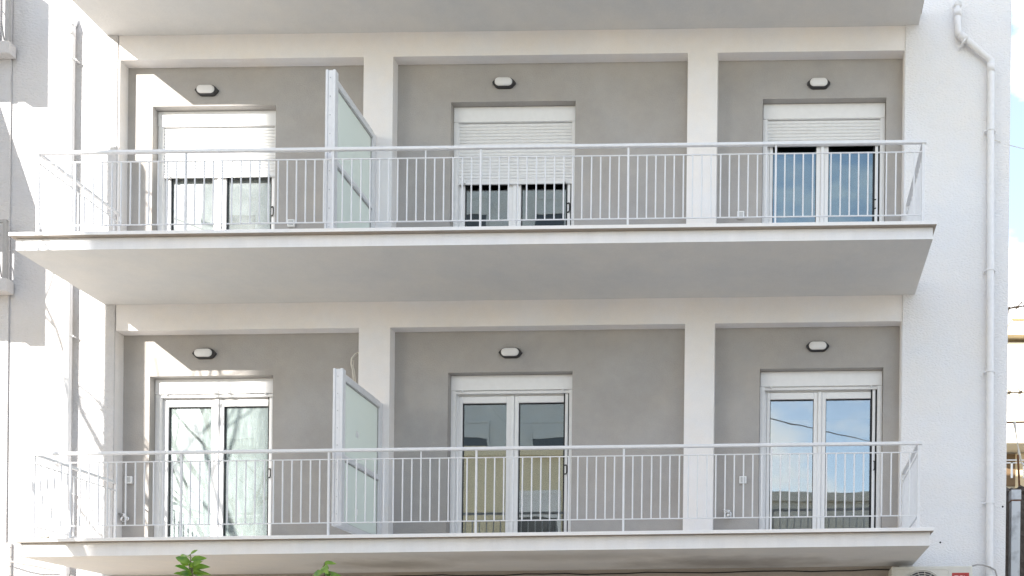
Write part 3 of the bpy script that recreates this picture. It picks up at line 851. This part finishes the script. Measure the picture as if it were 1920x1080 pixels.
young_tree((tp[0] + .0, -2.0, 0), tp, 'young citrus tree with a drooping leafy tip below the lower divider', 9, 1,
           [(0, 0, 0), (-.05, .02, -.12), (.07, -.03, -.1), (.2, .1, -.35), (-.25, 0, -.33), (.0, -.2, -.42)])

def bare_tree(base, h, seed, label):
    rnd = random.Random(seed)
    o = empty('bare_tree', base, label, 'tree', settle=False)
    m = MB(); tw = MB()
    def grow(p, d, L, r, lev, tgt):
        pts = [p]; q = p.copy(); dd = d.copy()
        for k in range(4):
            dd = (dd + Vector((rnd.uniform(-.22, .22), rnd.uniform(-.22, .22), rnd.uniform(-.08, .16)))).normalized()
            q = q + dd * L / 4; pts.append(q.copy())
        (m if lev == 0 else tw).tube(pts, [r, r * .9, r * .8, r * .7, r * .55], 8 if lev < 2 else 5)
        if lev < 3:
            for k in range(3 if lev else 5):
                b = pts[rnd.choice([2, 3, 4])]
                nd = (dd + Vector((rnd.uniform(-.9, .9), rnd.uniform(-.9, .9), rnd.uniform(-.1, .5)))).normalized()
                grow(b, nd, L * rnd.uniform(.45, .62), r * .5, lev + 1, tgt)
    grow(Vector(base), Vector((0, 0, 1)), h * .62, .09, 0, None)
    m.build('trunk', M['bark'], o, settle=False, smooth=True)
    tw.build('crown', M['bark'], o, settle=False)
bare_tree((-5.0, -4.1, 0), 7.4, 12, 'bare winter street tree standing left of the balconies')

# ------------------------------------------------------------------ street pole and cables (left of the frame)
pp = S((-4.465 - .62 * 2.6, -2.6, 0)); ptop = 7.865 + .486 * 2.74
po = empty('utility_pole', (pp[0], pp[1], 0), 'round topped concrete utility pole on the pavement left of the building', 'utility pole', settle=False)
m = MB(); X = pp[0]
m.tube([(X, -2.6, 0), (X + .05, -2.6, 5), (X + .09, -2.6, ptop - .1), (X + .09, -2.6, ptop - .03), (X + .09, -2.6, ptop)], [.135, .118, .105, .08, .03], 16)
m.build('shaft', M['concrete'], po, settle=False, smooth=True)
a = Vector((X + .09, -2.6, ptop - .3))
for k, (b, lab) in enumerate(((Vector((8.2, -16.2, 9.0)), 'thick grey overhead cable from the pole to the grey house opposite'), (Vector((-9, -16.2, 9.4)), 'thin grey overhead cable from the pole straight across the street'))):
    m = MB().tube([a.lerp(b, t) - Vector((0, 0, (.5 if k == 0 else .4) * 4 * t * (1 - t))) for t in [q / 20 for q in range(21)]], .013 if k == 0 else .009, 6)
    tag(m.build('overhead_cable', M['cable_grey'], settle=False, origin=a), lab, 'cable')

# ------------------------------------------------------------------ right edge: post, stone wall, wires, far houses
m = MB(); rnd = random.Random(4)
zt = at(1905, 913, .8)[2]
xs = [5.56 + k * .16 for k in range(30)]
top = [(x, zt + rnd.uniform(-.03, .03)) for x in xs]
m.prism([(5.56, -.1), (xs[-1], -.1)] + top[::-1], .8, 1.1)
for k in range(70):
    x = 5.6 + rnd.random() * 4.4; z = rnd.uniform(1.5, zt - .02) if k > 25 else zt - rnd.uniform(0, .06); r = rnd.uniform(.04, .09)
    P = []
    for (a, b, c) in ((1, 0, 0), (-1, 0, 0), (0, 1, 0), (0, -1, 0), (0, 0, 1), (0, 0, -1)):
        P.append((x + a * r * rnd.uniform(.8, 1.5), .82 + b * r * .8, z + c * r * rnd.uniform(.5, .8)))
    m.mesh(P, [(0, 2, 4), (2, 1, 4), (1, 3, 4), (3, 0, 4), (2, 0, 5), (1, 2, 5), (3, 1, 5), (0, 3, 5)])
tag(m.build('stone_wall', M['dark_stone'], origin=(7.5, .95, 0)), 'dark rough stone wall behind the galvanised post at the right edge', 'wall')
x0, _, z0 = at(1896, 918, .5); x1 = at(1915, 918, .5)[0]
gp = empty('metal_post', ((x0 + x1) / 2, .55, 0), 'galvanised square post with a rusty cap joint beside the white wall', 'post')
MB().box(x0 + .006, x1 - .006, .5, .62, -.1, z0 - .13).build('shaft', M['galv'], gp, bevel=.006)
MB().box(x0, x1, .494, .626, z0 - .12, z0).build('cap', M['galv'], gp, bevel=.008)
MB().box(x0 + .002, x1 - .002, .497, .623, z0 - .131, z0 - .1205).build('joint', M['rust'], gp)

def barbed(u0, v0, u1, v1, y, r, nb, label, n=16):
    a, b = Vector(at(u0, v0, y)), Vector(at(u1, v1, y)); rnd = random.Random(nb)
    ext = (b - a)
    b2 = a + ext * 4
    m = MB(); m.tube([a.lerp(b2, k / 20) - Vector((0, 0, .1 * math.sin(math.pi * k / 20))) for k in range(21)], r, 6)
    for k in range(nb):
        p = a.lerp(b2, (k + .35) / nb) - Vector((0, 0, .1 * math.sin(math.pi * (k + .35) / nb)))
        m.tube([p - ext.normalized() * .018, p + ext.normalized() * .018], r * 2.2, 6)
        for q in range(4):
            d = Vector((rnd.uniform(-1, 1), rnd.uniform(-1, 1) * .6, rnd.uniform(-1, 1))).normalized()
            m.tube([p - d * .01, p + d * .085], [r * .9, r * .4], 5)
    tag(m.build('barbed_wire', M['wire'], origin=a), label, 'barbed wire', 'barbed wires at the right edge')
barbed(1886, 579, 1922, 562, 1.0, .008, 9, 'upper strand of barbed wire against the sky at the right edge')
barbed(1886, 736, 1922, 724, 1.0, .007, 7, 'lower strand of barbed wire in front of the far cream house')
a = Vector(at(1880, 792, 1)); b = a + Vector((3, 0, 0))
tag(MB().tube([a, b], .011, 8).build('rusty_bar', M['rust'], origin=a), 'thin horizontal rusty bar above the stone wall', 'bar')
a, b = Vector(at(1911.5, 914, .9)), Vector(at(1908.5, 853, .9))
tag(MB().tube([a, b], .013, 8).build('rusty_rod', M['rust'], origin=a), 'upright rusty rod standing on top of the stone wall', 'rod')
p = [Vector(at(u, v, .98)) for u, v in ((1902, 792), (1905, 812), (1909, 838), (1911, 850), (1916, 870), (1930, 880))]
tag(MB().tube(p, [.02, .008, .006, .016, .006, .006], 6).build('rope', M['cable_white'], smooth=True, origin=p[0]), 'frayed pale rope hanging from the horizontal rusty bar', 'rope')

def far(u, v, y): return S(at(u, v, y))
fb = empty('far_house', (14, 18, 0), 'cream far house with roof block and brown shutter seen past the right corner', 'building', settle=False)
def fz(v, y=18): return 1.6 + (1340 - v) * (10.8 + y) / 1811
def fxx(u, y=18): return 2.98 + (u - 1460) * (10.8 + y) / 1811
MB().box(fxx(1850), 26, 18, 28, -.2, fz(634)).build('wall', M['pale_wall'], fb, settle=False)
MB().box(fxx(1907), 20, 18.6, 24, fz(634), fz(597, 18.6)).build('roof_block', M['pale_wall'], fb, settle=False)
MB().box(fxx(1906), 20.2, 18.5, 24.1, fz(597, 18.5), fz(594, 18.5)).build('roof_edge', M['ochre_wall'], fb, settle=False)
MB().box(fxx(1850), 26, 16.9, 17.99, fz(850), fz(668)).build('balcony_front', M['pale_wall'], fb, settle=False)
MB().box(fxx(1850), 26, 16.6, 17.99, fz(662), fz(652)).build('balcony_roof', M['ochre_wall'], fb, settle=False)
MB().box(fxx(1885), fxx(1902), 17.9, 17.99, fz(912), fz(853)).build('window', M['brown_wood'], fb, settle=False)
MB().box(fxx(1902), 26, 17.94, 17.99, fz(920), fz(851)).build('panel', M['ochre_wall'], fb, settle=False)
m = MB()
for v in (879, 884): m.box(fxx(1870), 26, 16.95, 17.0, fz(v + 1.5), fz(v))
for k in range(20): m.box(fxx(1880) + k * .35, fxx(1880) + k * .35 + .05, 16.95, 17.0, fz(912), fz(884))
m.build('railing', M['rail_paint'], fb, settle=False)

# ------------------------------------------------------------------ across the street (mirrored in the panes, shades the facade)
def opposite(name, label, x0, x1, y0, y1, h, wall, floors, z_first, step, cols, balcony=True, group=None, dark=False):
    o = empty(name, ((x0 + x1) / 2, (y0 + y1) / 2, 0), label, 'building', group, settle=False)
    MB().box(x0, x1, y0, y1, -.2, h).build('wall', wall, o, settle=False)
    MB().box(x0 - .12, x1 + .12, y0 - .12, y1 + .12, h, h + .25).build('roof_edge', wall, o, settle=False)
    yf = y1
    wproto = None
    for f in range(floors):
        z = z_first + f * step
        for c in range(cols):
            xc = x0 + (x1 - x0) * (c + .5) / cols
            w = MB(); a, b = xc - .75, xc + .75
            w.box(a, a + .09, yf, yf + .07, z, z + 1.6); w.box(b - .09, b, yf, yf + .07, z, z + 1.6)
            w.box(a + .09, b - .09, yf, yf + .07, z + 1.5, z + 1.6); w.box(a - .1, b + .1, yf, yf + .14, z - .08, z)
            if wproto is None:
                wproto = w.build('window', M['tower_wall'] if dark else M['upvc'], o, settle=False, origin=(xc, yf, z)); zc = (xc, z)
                MB().box(a + .09, b - .09, yf + .01, yf + .02, z, z + 1.5).build('pane', M['dull_pane'], wproto, settle=False)
                MB().box(a + .09, b - .09, yf + .021, yf + .05, z + .85, z + 1.5).build('shutter', M['tower_wall'] if dark else M['shutter'], wproto, settle=False)
            else:
                q = copy_tree(wproto, o); q.location = wproto.location + Vector((xc - zc[0], 0, z - zc[1]))
        if balcony and f < floors:
            s = MB().box(x0 + .3, x1 - .3, yf, yf + 1.0, z - 1.05, z - .9).build('balcony_slab', wall, o, settle=False)
            m = MB(); m.box(x0 + .3, x1 - .3, yf + .94, yf + .98, z - .02, z + .02)
            for k in range(int((x1 - x0 - .6) / .25)): m.box(x0 + .3 + k * .25, x0 + .32 + k * .25, yf + .95, yf + .97, z - .9, z - .02)
            m.build('railing', M['ac_dark'], o, settle=False)
    return o
opposite('opposite_house', 'yellow two storey house across the street', -9.5, 1.5, -24, -16.2, 9.0, M['dull_yellow'], 2, 3.1, 3.3, 3)
opposite('opposite_house', 'low grey house with a plain parapet across the street', 1.6, 15, -25, -16.2, 7.7, M['grey_wall'], 2, 1.2, 2.9, 4, balcony=False)
opposite('opposite_tower', 'tall grey apartment block behind the yellow house across the street', -21.75, -5.2, -44, -30, 29, M['tower_wall'], 8, 3.0, 3.2, 5, balcony=False, dark=True)
